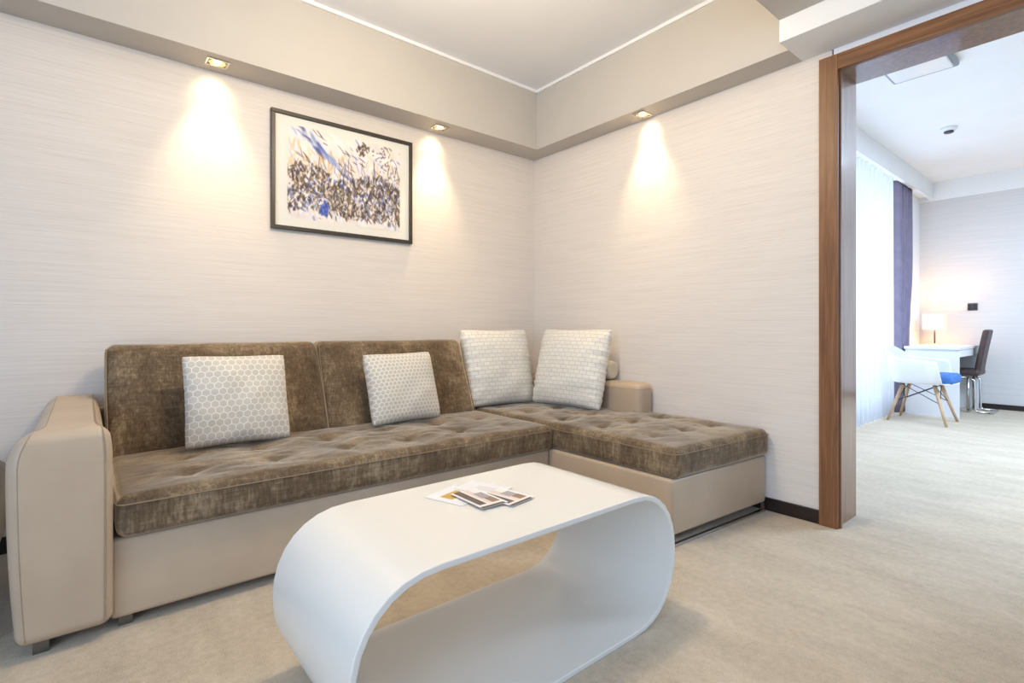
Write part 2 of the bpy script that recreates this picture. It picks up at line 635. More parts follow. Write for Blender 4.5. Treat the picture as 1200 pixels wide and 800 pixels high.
# ------------------------------------------------------------------ downlights
def downlight(x, y, label, tilt_rot):
    e = empty('downlight', (x, y, ZS), label, 'downlight', 'downlights set in the dropped ceiling edge')
    s, w = 0.050, 0.009
    bm = bmesh.new()
    for (a, b, c, d) in ((-s, s, -s * .8, -s * .8 + w), (-s, s, s * .8 - w, s * .8), (-s, -s + w, -s * .8 + w, s * .8 - w), (s - w, s, -s * .8 + w, s * .8 - w)):
        box_bm(bm, x + a, x + b, y + c, y + d, ZS - 0.006, ZS)
    me = bpy.data.meshes.new('ring')
    bm.to_mesh(me)
    bm.free()
    link('bezel', me, 'chrome', e)
    link('reflector', lathe([(0.038, -0.005), (0.024, -0.001), (0.0, -0.0008)], 24, (x, y, ZS)), 'reflector', e, True)
    link('bulb', lathe([(0.0, -0.008), (0.014, -0.007), (0.020, -0.002), (0.0, -0.001)], 20, (x, y, ZS)), 'lamp_glow', e, True)
    # a halogen reflector: close spill on the wall and a longer main beam
    for (power, size, k) in ((2.8, 84, 1.38), (30.0, 66, 0.24)):
        l = bpy.data.lights.new('downlight_beam', 'SPOT')
        l.energy = power
        l.color = (1.0, 0.76, 0.42)
        l.spot_size = R(size)
        l.spot_blend = 1.0
        l.shadow_soft_size = 0.02
        lo = bpy.data.objects.new('downlight_beam', l)
        COL.objects.link(lo)
        lo.location = (x, y, ZS - 0.022)
        lo.rotation_euler = [a * k for a in tilt_rot]
        lo.parent = e
        lo.matrix_parent_inverse = e.matrix_basis.inverted()
    return e


downlight(-2.245, -0.118, 'small square downlight left of the picture, above the velvet back cushion', (R(34), 0, 0))
downlight(-0.943, -0.112, 'small square downlight just right of the framed picture', (R(34), 0, 0))
downlight(-0.086, -1.093, 'small square downlight over the right-hand wall, nearest the doorway', (0, R(-34), 0))


# ================================================================== SOFA
sofa = empty('corner_sofa', (-1.5, -0.9, 0), 'large beige leather corner sofa with brown velvet cushions and right-hand chaise', 'sofa')


def nz(p, s, seed=0.0):
    return noise.noise(Vector((p[0] * s + seed, p[1] * s + seed * 1.7, p[2] * s - seed)))


def tufted(x0, x1, y0, y1, z0, z1, tufts, crown=0.02, seed=1.0, amp=0.011):
    def fn(p):
        p = Vector(p)
        u = (p.x - x0) / (x1 - x0) * 2 - 1
        v = (p.y - y0) / (y1 - y0) * 2 - 1
        w = (p.z - z0) / (z1 - z0)
        if w > 0.5:
            k = min(1, (w - 0.5) * 2)
            edge = max(0.0, 1 - abs(u) ** 6) * max(0.0, 1 - abs(v) ** 5)
            h = crown * edge
            for (tx, ty) in tufts:
                dx, dy = p.x - tx, p.y - ty
                r2 = dx * dx + dy * dy
                if r2 < 0.09:
                    h -= edge * (amp * 0.7 * math.exp(-r2 / 0.0020) + amp * 1.1 * math.exp(-r2 / 0.014))
                    # creases running out of the tuft
                    h -= edge * amp * 0.55 * math.exp(-(dy - 0.25 * dx) ** 2 / 0.00012) * math.exp(-dx * dx / 0.008)
                    h -= edge * amp * 0.45 * math.exp(-(dx + 0.3 * dy) ** 2 / 0.00014) * math.exp(-dy * dy / 0.004)
            h += edge * (0.010 * nz(p, 6, seed) + 0.006 * nz((p.x * .6, p.y * 1.6, 0), 22, seed))
            p.z += h * k
        # soft uneven sides
        side = max(abs(u), abs(v))
        if side > 0.9:
            p.x += 0.004 * nz(p, 5, seed + 3)
            p.y += 0.005 * nz(p, 4, seed + 5)
        return p
    return fn


def seam_loop(x0, x1, y0, y1, z, r, rad=0.0035, ins=0.0):
    pts = []
    for (cx, cy, a0) in ((x1 - r, y1 - r, 0), (x0 + r, y1 - r, 90), (x0 + r, y0 + r, 180), (x1 - r, y0 + r, 270)):
        for i in range(7):
            a = R(a0 + 15 * i)
            pts.append((cx + (r + ins) * math.cos(a), cy + (r + ins) * math.sin(a), z))
    # densify
    out = []
    for i in range(len(pts)):
        a, b = Vector(pts[i]), Vector(pts[(i + 1) % len(pts)])
        n = max(1, int((b - a).length / 0.06))
        for j in range(n):
            out.append(a + (b - a) * j / n)
    return tube(out, rad, 6, True)


def shear(p):
    p = Vector(p)
    if p.y < -1.2:
        p.y -= 0.055 * max(0.0, (p.x + 0.80) / 0.78) * (-1.2 - p.y) / 0.6
    return p


def sheared(me):
    for v in me.vertices:
        v.co = shear(v.co)
    return me


# seats
XL, XM = -2.688, -0.800        # left arm inner face, chaise left side
seat_box = (XL + 0.004, XM - 0.004, -1.045, -0.30, 0.292, 0.425)
tf = [(XL + 0.22 + 0.295 * i, -0.62 - 0.24 * j + (0.0 if j == 0 else 0.0)) for i in range(6) for j in range(2)]
o = link('seat_cushion', rbox(*seat_box, 0.035, 0.016, 5, tufted(*seat_box, tf, 0.016, 1.0)), 'velvet', sofa, True)
link('piping', seam_loop(*seat_box[:4], 0.400, 0.035, 0.0022, 0.0), 'velvet_piping', o, True)
ch_box = (XM + 0.004, -0.018, -1.790, -0.28, 0.292, 0.428)
tf = [(XM + 0.15 + 0.25 * i, -1.56 + 0.30 * j) for i in range(3) for j in range(5)]
o = link('chaise_cushion', sheared(rbox(*ch_box, 0.035, 0.016, 5, tufted(*ch_box, tf, 0.016, 7.0))), 'velvet', sofa, True)
link('piping', sheared(seam_loop(*ch_box[:4], 0.402, 0.035, 0.0022, 0.0)), 'velvet_piping', o, True)


# back cushions (lean back, firm slabs)
def backcushion(x0, x1, seed):
    zb, zt = 0.40, 0.878

    def fn(p):
        p = Vector(p)
        u = (p.x - x0) / (x1 - x0) * 2 - 1
        w = (p.z - zb) / (zt - zb)
        y = p.y
        if y < -0.15:
            e = (1 - abs(u) ** 8) * max(0, 1 - abs(2 * w - 1) ** 6)
            y -= 0.018 * e + 0.004 * nz(p, 6, seed)
        p.y = y - 0.17 * max(0.0, 1 - w) ** 1.1
        p.x += 0.004 * nz(p, 3, seed) + (0.012 * (1 - w) if u > 0 else -0.0)
        p.z += 0.003 * nz(p, 4, seed + 2)
        return p
    o = link('back_cushion', rbox(x0, x1, -0.235, -0.085, zb, zt, 0.042, 0.022, 5, fn), 'velvet', sofa, True)
    for xx in (x0 + 0.004, x1 - 0.004):
        pts = []
        for i in range(26):
            w = 0.04 + 0.92 * i / 25
            q = fn((xx, -0.235 + 0.010, zb + (zt - zb) * w))
            pts.append(q)
        link('piping', tube(pts, 0.0032, 6), 'velvet_piping', o, True)
    return o


backcushion(-2.690, -1.792, 2.0)
backcushion(-1.786, -0.862, 5.0)

# leather body
LEG = 0.036
link('seat_base', rbox(XL - 0.01, XM - 0.002, -1.012, -0.10, LEG, 0.292, 0.018, 0.08, 3), 'leather', sofa, True)
link('chaise_base', sheared(rbox(XM, -0.022, -1.770, -0.10, 0.046, 0.292, 0.016, 0.08, 3)), 'leather', sofa, True)
link('back_frame', rbox(XL - 0.02, -0.020, -0.115, -0.012, 0.05, 0.60, 0.03, 0.1, 3), 'leather', sofa, True)
o = link('wall_side_armrest', rbox(-0.160, -0.016, -1.130, -0.117, 0.30, 0.610, 0.042, 0.05, 5), 'leather', sofa, True)
link('seam', seam_loop(-0.158, -0.018, -1.128, -0.12, 0.575, 0.040, 0.0013, 0.0015), 'leather_seam', o)


# big left arm: padded, slightly flared, front panel with stitched edges
AX0, AX1, AY0, AY1, AZ0, AZ1 = -2.930, -2.688, -1.046, -0.016, 0.040, 0.652


def armfn(p):
    p = Vector(p)
    w = (p.z - AZ0) / (AZ1 - AZ0)
    c = (p.x - (AX0 + AX1) / 2) / ((AX1 - AX0) / 2)
    if c < 0:
        top = max(0.0, (w - 0.84) / 0.16)
        p.x += (-c) * (0.022 * max(0, 1 - w) ** 2.2 + 0.040 * top ** 2)
    else:
        top = max(0.0, (w - 0.84) / 0.16)
        p.x -= c * 0.010 * top ** 2
    back = min(1.0, max(0.0, (p.y - AY0 - 0.015) / 0.11))
    back = back * back * (3 - 2 * back)
    hi = min(1.0, max(0.0, (w - 0.35) / 0.6))
    if c < 0:
        p.x += (-c) * 0.030 * back * hi
    else:
        p.x -= c * 0.016 * back * hi
    f = (AY1 - p.y) / (AY1 - AY0)
    p.y += -0.014 * math.sin(math.pi * min(1, max(0, w))) * max(0, f) ** 3
    p.z += 0.004 * nz(p, 3, 4) * w
    return p


arm = link('armrest', rbox(AX0, AX1, AY0, AY1, AZ0, AZ1, 0.034, 0.025, 6, armfn), 'leather', sofa, True)
for xx, rr in ((AX0 + 0.028, 0.0014), (AX1 - 0.018, 0.0014)):
    pts = [armfn((xx, AY0 + 0.001, AZ0 + 0.02 + (AZ1 - AZ0 - 0.045) * i / 24)) for i in range(25)]
    pts += [armfn((xx, AY0 + 0.012 + (AY1 - AY0 - 0.03) * i / 24, AZ1 - 0.0005 - (0.007 if i == 0 else 0))) for i in range(25)]
    link('seam', tube([q + Vector((0, -0.0005, 0)) for q in pts], rr, 6), 'leather_seam', arm)

# feet
for (fx, fy) in ((-2.855, -0.985), (-2.655, -0.960), (-2.868, -0.16), (-1.70, -0.94), (-0.93, -0.94)):
    link('foot', join(box(fx - 0.018, fx + 0.018, fy - 0.02, fy + 0.06, 0, 0.008), box(fx - 0.018, fx + 0.018, fy - 0.02, fy - 0.012, 0.008, 0.05), box(fx - 0.018, fx + 0.05, fy - 0.02, fy + 0.06, 0.040, 0.0485)), 'steel', sofa)
link('plinth', box(XM + 0.05, -0.05, -1.70, -0.2, 0.012, 0.050), 'skirting', sofa)
link('runner', sheared(join(box(XM - 0.002, -0.030, -1.774, -1.756, 0.0, 0.012, 0.003), box(XM - 0.002, XM + 0.016, -1.756, -0.9, 0.0, 0.012, 0.003), box(-0.048, -0.030, -1.772, -1.756, 0.012, 0.048), box(XM, XM + 0.016, -1.772, -1.756, 0.012, 0.048))), 'chrome', sofa)


# ------------------------------------------------------------------ pillows
def pillow(name, mat, c, right, up, w, h, T, label, group, pucker=0.0, seed=0.0, pinch=0.045, sag=0.0):
    right = Vector(right).normalized()
    up = Vector(up)
    up = (up - right * up.dot(right)).normalized()
    nrm = right.cross(up)
    N = 44
    verts, faces, uvs = [], [], []
    for side in (1, -1):
        base = len(verts)
        for j in range(N + 1):
            for i in range(N + 1):
                u, v = 2 * i / N - 1, 2 * j / N - 1
                # denser towards the edge
                u = math.sin(u * math.pi / 2) * 0.5 + u * 0.5
                v = math.sin(v * math.pi / 2) * 0.5 + v * 0.5
                fx = 1 - pinch * (1 - v * v) * abs(u) ** 1.5
                fy = 1 - pinch * (1 - u * u) * abs(v) ** 1.5
                x, y = u * w / 2 * fx, v * h / 2 * fy
                rc = 1 - 0.035 * (u * u * v * v) ** 3
                x, y = x * rc, y * rc
                t = T / 2 * (max(0, 1 - abs(u) ** 2.4) ** 0.40) * (max(0, 1 - abs(v) ** 2.4) ** 0.40)
                pu = noise.noise(Vector((v * 11 + seed * 3.1, u * 1.1, seed))) + 0.5 * noise.noise(Vector((v * 23 + seed, u * 1.6, seed + 4)))
                pv = noise.noise(Vector((u * 11 + seed * 2.3, v * 1.1, seed + 9)))
                x += pucker * 0.35 * math.copysign(abs(u) ** 8, u) * pu
                ed = math.exp(-(1 - abs(u)) / 0.17)
                ev = math.exp(-(1 - abs(v)) / 0.14)
                inside = (1 if abs(u) < 0.999 and abs(v) < 0.999 else 0)
                t += inside * (pucker * 1.5 * ed * (pu - 0.25) * (1 - v ** 4) * min(1, 7 * (1 - abs(u))) + pucker * 0.8 * ev * pv * (1 - u ** 4) * min(1, 7 * (1 - abs(v))))
                t += inside * 0.010 * noise.noise(Vector((u * 2.2 + seed, v * 2.2, side * 3.0 + seed))) * min(1, 4 * (1 - abs(u))) * min(1, 4 * (1 - abs(v)))
                if not inside:
                    t = 0.0
                yy = y - sag * (1 - v) * u * u * 0.0
                verts.append(Vector(c) + right * x + up * yy + nrm * (t * side))
                uvs.append((x + 1.0, y + 1.0))
        for j in range(N):
            for i in range(N):
                a = base + j * (N + 1) + i
                q = (a, a + 1, a + N + 2, a + N + 1)
                faces.append(q if side == 1 else q[::-1])
    me = mesh(verts, faces)
    ul = me.uv_layers.new(name='UVMap')
    for lp in me.loops:
        ul.data[lp.index].uv = uvs[lp.vertex_index]
    bm = bmesh.new()
    bm.from_mesh(me)
    bmesh.ops.remove_doubles(bm, verts=bm.verts[:], dist=1e-5)
    bm.to_mesh(me)
    bm.free()
    e = link(name, me, mat, None, True)
    tag(e, label, 'pillow', group)
    return e


g = 'patterned pillows on the corner sofa'
# small hexagon pillows leaning on the back cushions
pillow('throw_pillow', 'hex', (-2.225, -0.480, 0.635), (1, 0.03, -0.015), (-0.02, 0.30, 1), 0.43, 0.405, 0.15,
       'small hexagon-patterned pillow on the velvet seat beside the big leather arm', g, 0.006, 1.0)
pillow('throw_pillow', 'hex_fine', (-1.405, -0.470, 0.628), (1, 0.05, 0.012), (-0.16, 0.30, 1), 0.425, 0.390, 0.15,
       'small hexagon-patterned pillow in the middle of the sofa under the picture', g, 0.006, 4.0)
# large woven pillows in the corner
pillow('throw_pillow', 'weave', (-0.572, -0.262, 0.686), (1, -0.08, 0.0), (-0.13, 0.24, 1), 0.545, 0.53, 0.20,
       'large cream woven pillow standing against the back wall in the sofa corner', g, 0.020, 2.0)
pillow('throw_pillow', 'weave', (-0.272, -0.660, 0.691), (0.12, -1, 0.0), (0.30, -0.17, 1), 0.56, 0.53, 0.20,
       'large cream woven pillow leaning on the right-hand wall behind the chaise', g, 0.020, 6.0)

# bolster lying on the low armrest
prof = [(0.0, 0.0), (0.02, 0.004), (0.045, -0.004), (0.058, 0.006), (0.064, 0.03), (0.065, 0.3), (0.064, 0.58), (0.058, 0.604), (0.04, 0.612), (0.0, 0.608)]
me = lathe(prof, 28)
me.transform(Matrix.Translation((-0.086, -0.865, 0.676)) @ Matrix.Rotation(R(-90), 4, 'X'))
o = link('bolster_pillow', me, 'cream_fabric', None, True)
tag(o, 'round cream bolster lying on the low leather armrest behind the woven pillow', 'pillow')

# ================================================================== COFFEE TABLE
TX0, TX1, TY0, TY1, TZ = -2.362, -1.240, -2.070, -1.545, 0.430


def loop_profile(x0, x1, z0, z1, a, n=16):
    b = (z1 - z0) / 2
    zc = (z0 + z1) / 2
    pts = []
    for i in range(n + 1):
        t = -math.pi / 2 + math.pi * i / n
        c, s = math.cos(t), math.sin(t)
        pts.append((x1 - a + a * abs(c) ** 0.86, zc + b * math.copysign(abs(s) ** 0.92, s)))
    for i in range(n + 1):
        t = math.pi / 2 + math.pi * i / n
        c, s = math.cos(t), math.sin(t)
        pts.append((x0 + a - a * abs(c) ** 0.86, zc + b * math.copysign(abs(s) ** 0.92, s)))
    return pts


TH = 0.016
outer = loop_profile(TX0, TX1, 0.0, TZ, 0.215)
inner = loop_profile(TX0 + TH, TX1 - TH, TH, TZ - TH, 0.203)
n = len(outer)
bm = bmesh.new()
rings = []
for (pr, y) in ((outer, TY0), (outer, TY1), (inner, TY1), (inner, TY0)):
    rings.append([bm.verts.new((x, y, z)) for (x, z) in pr])
for k in range(4):
    a, b = rings[k], rings[(k + 1) % 4]
    for i in range(n):
        bm.faces.new((a[i], a[(i + 1) % n], b[(i + 1) % n], b[i]))
bmesh.ops.recalc_face_normals(bm, faces=bm.faces[:])
ed = [e for e in bm.edges if len(e.link_faces) == 2 and e.calc_face_angle(0) > 1.2]
bmesh.ops.bevel(bm, geom=ed, offset=0.0028, segments=2, profile=0.5, affect='EDGES')
me = bpy.data.meshes.new('table')
bm.to_mesh(me)
bm.free()
o = link('coffee_table', me, 'lacquer', None, True)
tag(o, 'white glossy loop-shaped coffee table standing on the beige carpet', 'table')
wn = o.modifiers.new('wn', 'WEIGHTED_NORMAL')


# ------------------------------------------------------------------ printed things
def to_lin(a):
    a = np.clip(a, 0, 1)
    return np.where(a <= 0.04045, a / 12.92, ((a + 0.055) / 1.055) ** 2.4)


def print_mesh(img, corner, du, dv):
    """flat sheet carrying img (rows from the bottom) as ink colours; corner, du, dv are vectors"""
    h, w = img.shape[:2]
    corner, du, dv = Vector(corner), Vector(du), Vector(dv)
    verts = [corner + du * (i / (w - 1)) + dv * (j / (h - 1)) for j in range(h) for i in range(w)]
    faces = [(j * w + i, j * w + i + 1, (j + 1) * w + i + 1, (j + 1) * w + i) for j in range(h - 1) for i in range(w - 1)]
    me = mesh(verts, faces)
    ca = me.color_attributes.new('ink', 'FLOAT_COLOR', 'POINT')
    lin = to_lin(img.reshape(-1, 3))
    rgba = np.ones((len(verts), 4), dtype=np.float32)
    rgba[:, :3] = lin
    ca.data.foreach_set('color', rgba.ravel())
    return me


def stroke(img, x, y, ang, length, width, col, alpha):
    h, w = img.shape[:2]
    rad = int(length + width) + 2
    x0, x1, y0, y1 = max(0, int(x - rad)), min(w, int(x + rad)), max(0, int(y - rad)), min(h, int(y + rad))
    if x1 <= x0 or y1 <= y0:
        return
    yy, xx = np.mgrid[y0:y1, x0:x1]
    c, s = math.cos(ang), math.sin(ang)
    a = (xx - x) * c + (yy - y) * s
    b = -(xx - x) * s + (yy - y) * c + 0.08 * a * a / max(length, 1)
    m = np.exp(-((a / length) ** 4)) * np.exp(-((b / width) ** 4)) * alpha
    img[y0:y1, x0:x1] = img[y0:y1, x0:x1] * (1 - m[..., None]) + np.array(col) * m[..., None]


def painting():
    rng = random.Random(11)
    w, h = 270, 204
    img = np.ones((h, w, 3)) * np.array((0.93, 0.89, 0.86))
    c8 = lambda *v: tuple(k / 255 for k in v)
    pale = [c8(240, 232, 226), c8(226, 222, 232), c8(236, 214, 190), c8(214, 214, 234), c8(246, 240, 236)]
    blue = [c8(130, 150, 205), c8(96, 112, 178), c8(160, 176, 216), c8(70, 76, 140)]
    orange = [c8(228, 196, 150), c8(214, 172, 128), c8(238, 214, 180)]
    dark = [c8(62, 48, 50), c8(78, 68, 52), c8(92, 82, 62), c8(54, 46, 70), c8(100, 76, 62), c8(70, 60, 96), c8(96, 92, 70), c8(126, 106, 82)]
    for _ in range(260):
        stroke(img, rng.uniform(0, w), rng.uniform(0, h), rng.uniform(-1.2, -0.3), rng.uniform(8, 24), rng.uniform(3, 8), rng.choice(pale), 0.5)
    for _ in range(40):
        stroke(img, rng.uniform(0, w * .45), rng.uniform(h * .5, h * .8), rng.uniform(0.8, 2.2), rng.uniform(5, 14), rng.uniform(2, 4), rng.choice(orange), 0.6)
    # blue diagonal sweep from the top left
    for k in range(46):
        t = rng.random()
        stroke(img, w * (0.10 + 0.42 * t) + rng.gauss(0, 6), h * (0.98 - 0.48 * t) + rng.gauss(0, 6), rng.uniform(-1.1, -0.6), rng.uniform(5, 13), rng.uniform(1.5, 4), rng.choice(blue), 0.7)
    for _ in range(46):
        stroke(img, rng.uniform(w * .05, w), rng.uniform(h * .5, h), rng.uniform(-1.0, -0.3), rng.uniform(5, 14), rng.uniform(0.8, 2.0), rng.choice(blue + dark), 0.65)
    # dark blossoms top right
    for _ in range(26):
        stroke(img, w * .64 + rng.gauss(0, 7), h * .90 + rng.gauss(0, 6), rng.uniform(0, 3.1), rng.uniform(3, 6), rng.uniform(1.5, 3), rng.choice(dark), 0.75)
    for _ in range(60):
        stroke(img, rng.uniform(w * .72, w), rng.uniform(h * .55, h * .98), rng.uniform(0, 3.1), rng.uniform(2, 5), rng.uniform(1, 2.2), rng.choice(dark + blue), 0.6)
    # reeds
    for _ in range(90):
        x = rng.uniform(0, w)
        stroke(img, x, rng.uniform(h * .35, h * .75), rng.uniform(1.2, 2.1), rng.uniform(8, 22), rng.uniform(0.7, 1.4), rng.choice(dark + orange + blue), 0.6)
    # dense lower half
    for _ in range(1500):
        x = rng.uniform(0, w)
        top = h * (0.55 + 0.06 * math.sin(x / 26))
        y = rng.uniform(h * 0.06, top)
        y0 = (0.10 - 0.08 * x / w) * h + h * .03
        if y < y0 and rng.random() < .8:
            continue
        col = rng.choice(dark + dark + blue[:2] + pale[:4] + [c8(176, 150, 110), c8(150, 132, 104)])
        stroke(img, x, y, rng.gauss(1.6, 0.5), rng.uniform(3, 8), rng.uniform(1.0, 2.7), col, 0.75)
    for _ in range(34):
        stroke(img, w * .30 + rng.gauss(0, 5), h * .13 + rng.gauss(0, 5), rng.uniform(0.8, 2.2), rng.uniform(4, 8), rng.uniform(2, 3.6), rng.choice([c8(54, 78, 176), c8(96, 120, 208), c8(40, 56, 140)]), 0.7)
    for _ in range(90):
        stroke(img, rng.uniform(0, w), rng.uniform(h * .02, h * .34), rng.gauss(1.6, .5), rng.uniform(3, 8), rng.uniform(1.2, 2.6), rng.choice(pale + blue[:1] + orange[:1]), 0.75)
    return img


FX0, FX1, FZ0, FZ1 = -1.967, -1.100, 1.503, 2.166
pic = empty('framed_picture', ((FX0 + FX1) / 2, 0, FZ0), 'dark-framed abstract watercolour with a white mat on the wallpapered wall', 'picture')
fw, fd = 0.021, 0.026
link('frame_bar', box(FX0, FX1, -fd, -0.001, FZ1 - fw, FZ1, 0.002), 'frame', pic)
link('frame_bar', box(FX0, FX1, -fd, -0.001, FZ0, FZ0 + fw, 0.002), 'frame', pic)
link('frame_bar', box(FX0, FX0 + fw, -fd, -0.001, FZ0 + fw, FZ1 - fw, 0.002), 'frame', pic)
link('frame_bar', box(FX1 - fw, FX1, -fd, -0.001, FZ0 + fw, FZ1 - fw, 0.002), 'frame', pic)
link('mat_board', box(FX0 + fw, FX1 - fw, -0.012, -0.002, FZ0 + fw, FZ1 - fw), 'mat_board', pic)
link('painting', print_mesh(painting(), (-1.880, -0.0135, 1.574), (0.694, 0, 0), (0, 0, 0.527)), 'print', pic)


def leaflet(label, corners, img, z):
    """corners: pixel points on the table top: left, bottom, right (left->bottom = long side)"""
    a, b, c = [at(u, v, 'z', TZ) for (u, v) in corners]
    dl = (b - a)
    ds = (c - b)
    ds = ds - dl * (ds.dot(dl) / dl.dot(dl))      # square it up
    p0 = a.copy(); p0.z = TZ + z
    dl.z = 0; ds.z = 0
    e = empty('leaflet', a, label, 'leaflet', 'leaflets on the coffee table')
    th = 0.0012
    q = [p0, p0 + dl, p0 + dl + ds, p0 + ds]
    up = Vector((0, 0, th))
    vs = q + [v + up for v in q]
    link('paper', mesh(vs, [(3, 2, 1, 0), (4, 5, 6, 7), (0, 1, 5, 4), (1, 2, 6, 5), (2, 3, 7, 6), (3, 0, 4, 7)]), 'backing', e)
    link('printed_cover', print_mesh(img, p0 + Vector((0, 0, th + 0.0004)), dl, ds), 'print', e)
    return e


def photo_cover(seed):
    rng = random.Random(seed)
    h, w = 40, 60
    img = np.ones((h, w, 3)) * np.array((0.92, 0.89, 0.87))
    c8 = lambda *v: np.array([k / 255 for k in v])
    img[4:15, :] = c8(105, 92, 84)
    img[18:27, :] = c8(222, 206, 198)
    img[22:36, 16:34] = c8(168, 160, 162)
    img[24:36, 34:50] = c8(150, 124, 106)
    img[3:40, 50:55] = c8(236, 224, 214)
    img[0:40, 55:60] = c8(96, 84, 76)
    img[0:4, :50] = c8(232, 222, 220)
    img[36:40, :] = c8(240, 236, 234)
    img += np.array([[rng.gauss(0, .02) for _ in range(w)] for _ in range(h)])[..., None]
    return np.clip(img, 0, 1)


def white_cover(gold):
    h, w = 40, 60
    img = np.ones((h, w, 3)) * np.array((0.90, 0.89, 0.90))
    if gold:
        img[8:30, 16:36] = np.array((0.80, 0.66, 0.34))
    else:
        for r in (12, 16, 20, 24):
            img[r:r + 1, 20:48] = np.array((0.70, 0.69, 0.68))
    return img


leaflet('white leaflet with a gold block, leftmost on the coffee table', ((497, 583), (541, 593.5), (577, 579)), white_cover(True), 0.0004)
leaflet('plain white leaflet half hidden behind the photo leaflets on the coffee table', ((532, 573.5), (580, 583), (604, 573)), white_cover(False), 0.0024)
leaflet('brown photo leaflet on the coffee table, the one farther right', ((560, 583), (600, 595), (620.5, 582.5)), photo_cover(3), 0.0044)
leaflet('brown photo leaflet on top of the other leaflets, nearest the camera', ((528, 581.5), (566, 599), (584, 586)), photo_cover(4), 0.0064)

# ================================================================== OTTOMAN at the left edge
ot = empty('velvet_ottoman', (-3.3, -0.6, 0), 'dark velvet seat at the left edge, just beside the big leather arm', 'ottoman')
ob = (-3.62, -2.968, -0.98, -0.30, 0.20, 0.465)
link('seat_cushion', rbox(*ob, 0.06, 0.03, 5, tufted(*ob, [], 0.012, 9.0)), 'velvet_dark', ot, True)
for sx in (-3.54, -3.06):
    for sy in (-0.90, -0.38):
        link('leg', tube([(sx, sy, 0), (sx, sy, 0.21)], 0.016, 12, False, 0.022), 'black_metal', ot, True)

# ================================================================== NEXT ROOM FURNITURE
# curtains


def curtain(x0, x1, y, z0, z1, amp, folds, seed, gather=0.0):
    n, m = int(folds * 12), 14
    verts, faces = [], []
    for j in range(m + 1):
        w = j / m
        gz = 1 - gather * math.exp(-((w - 0.30) / 0.22) ** 2)
        for i in range(n + 1):
            t = i / n
            ph = t * folds * 2 * math.pi + 1.4 * math.sin(t * 9 + seed) + 0.3 * math.sin(w * 4 + t * 20)
            a = amp * (1.0 - 0.35 * w)
            verts.append((x0 + (x1 - x0) * t * gz + 0.3 * a * math.cos(ph), y + a * math.sin(ph), z0 + (z1 - z0) * w))
    for j in range(m):
        for i in range(n):
            a = j * (n + 1) + i
            faces.append((a, a + 1, a + n + 2, a + n + 1))
    return mesh(verts, faces)


o = link('sheer_curtain', curtain(0.72, 4.13, -1.330, 0.008, 2.60, 0.036, 24, 0.0), 'sheer', None, True)
tag(o, 'white sheer floor-length curtain in front of the bright bedroom window', 'curtain')
o = link('drape', curtain(4.18, 4.74, -1.350, 0.01, 2.60, 0.046, 4, 2.0, 0.30), 'purple_fabric', None, True)
o.modifiers.new('solid', 'SOLIDIFY').thickness = 0.004
tag(o, 'purple drape gathered at the end of the sheer curtain', 'curtain')
rail = link('curtain_rail', box(0.6, 4.95, -1.375, -1.30, 2.60, 2.615), 'white_plastic')
tag(rail, 'white curtain rail under the ceiling edge above the sheer curtain', 'curtain rail')
struct('ceiling_pelmet_top', box(WT, XF, -1.385, -1.20, 2.615, ZC2), 'paint_white')

# desk along the window
dk = empty('writing_desk', (4.85, -1.62, 0), 'white writing desk with a solid side panel behind the shell armchair', 'desk')
link('desk_top', box(4.285, 5.40, -1.885, -1.400, 0.722, 0.752, 0.003), 'desk_white', dk)
link('side_panel', box(4.300, 4.335, -1.872, -1.41, 0.0, 0.722, 0.002), 'desk_white', dk)
link('side_panel', box(5.35, 5.385, -1.872, -1.41, 0.0, 0.722, 0.002), 'desk_white', dk)
link('modesty_panel', box(4.335, 5.35, -1.45, -1.43, 0.12, 0.722), 'desk_white', dk)
link('drawer', box(4.335, 5.35, -1.878, -1.45, 0.645, 0.720, 0.002), 'desk_white', dk)

# table lamp
LX, LY, LZ = 5.19, -1.498, 0.752
lp = empty('table_lamp', (LX, LY, LZ), 'lit table lamp with cream shade on the white desk', 'lamp')
link('base', lathe([(0, 0), (0.06, 0), (0.06, 0.010), (0.05, 0.014), (0.0, 0.014)], 24, (LX, LY, LZ)), 'chrome', lp, True)
link('stem', tube([(LX, LY, LZ + 0.012), (LX, LY, LZ + 0.24)], 0.008, 12), 'black_metal', lp, True)
bm = bmesh.new()
sw, z0, z1 = 0.098, 0.935, 1.120
for (a, b, c, d) in ((-sw, sw, -sw, -sw + .004), (-sw, sw, sw - .004, sw), (-sw, -sw + .004, -sw + .004, sw - .004), (sw - .004, sw, -sw + .004, sw - .004)):
    box_bm(bm, LX + a, LX + b, LY + c, LY + d, z0, z1)
me = bpy.data.meshes.new('shade')
bm.to_mesh(me)
bm.free()
sh = link('lamp_shade', me, 'shade_glow', lp)
for k in (-0.033, 0.033):
    link('rib', box(LX - sw - 0.003, LX - sw, LY + k - 0.002, LY + k + 0.002, z0, z1), 'mat_board', sh)
link('shade_holder', box(LX - sw + 0.004, LX + sw - 0.004, LY - 0.003, LY + 0.003, 0.975, 0.981), 'chrome', lp)
l = bpy.data.lights.new('lamp_bulb', 'POINT')
l.energy = 8
l.color = (1.0, 0.66, 0.30)
l.shadow_soft_size = 0.03
lo = bpy.data.objects.new('lamp_bulb', l)
COL.objects.link(lo)
lo.location = (LX, LY, 1.03)
lo.parent = lp
lo.matrix_parent_inverse = lp.matrix_basis.inverted()

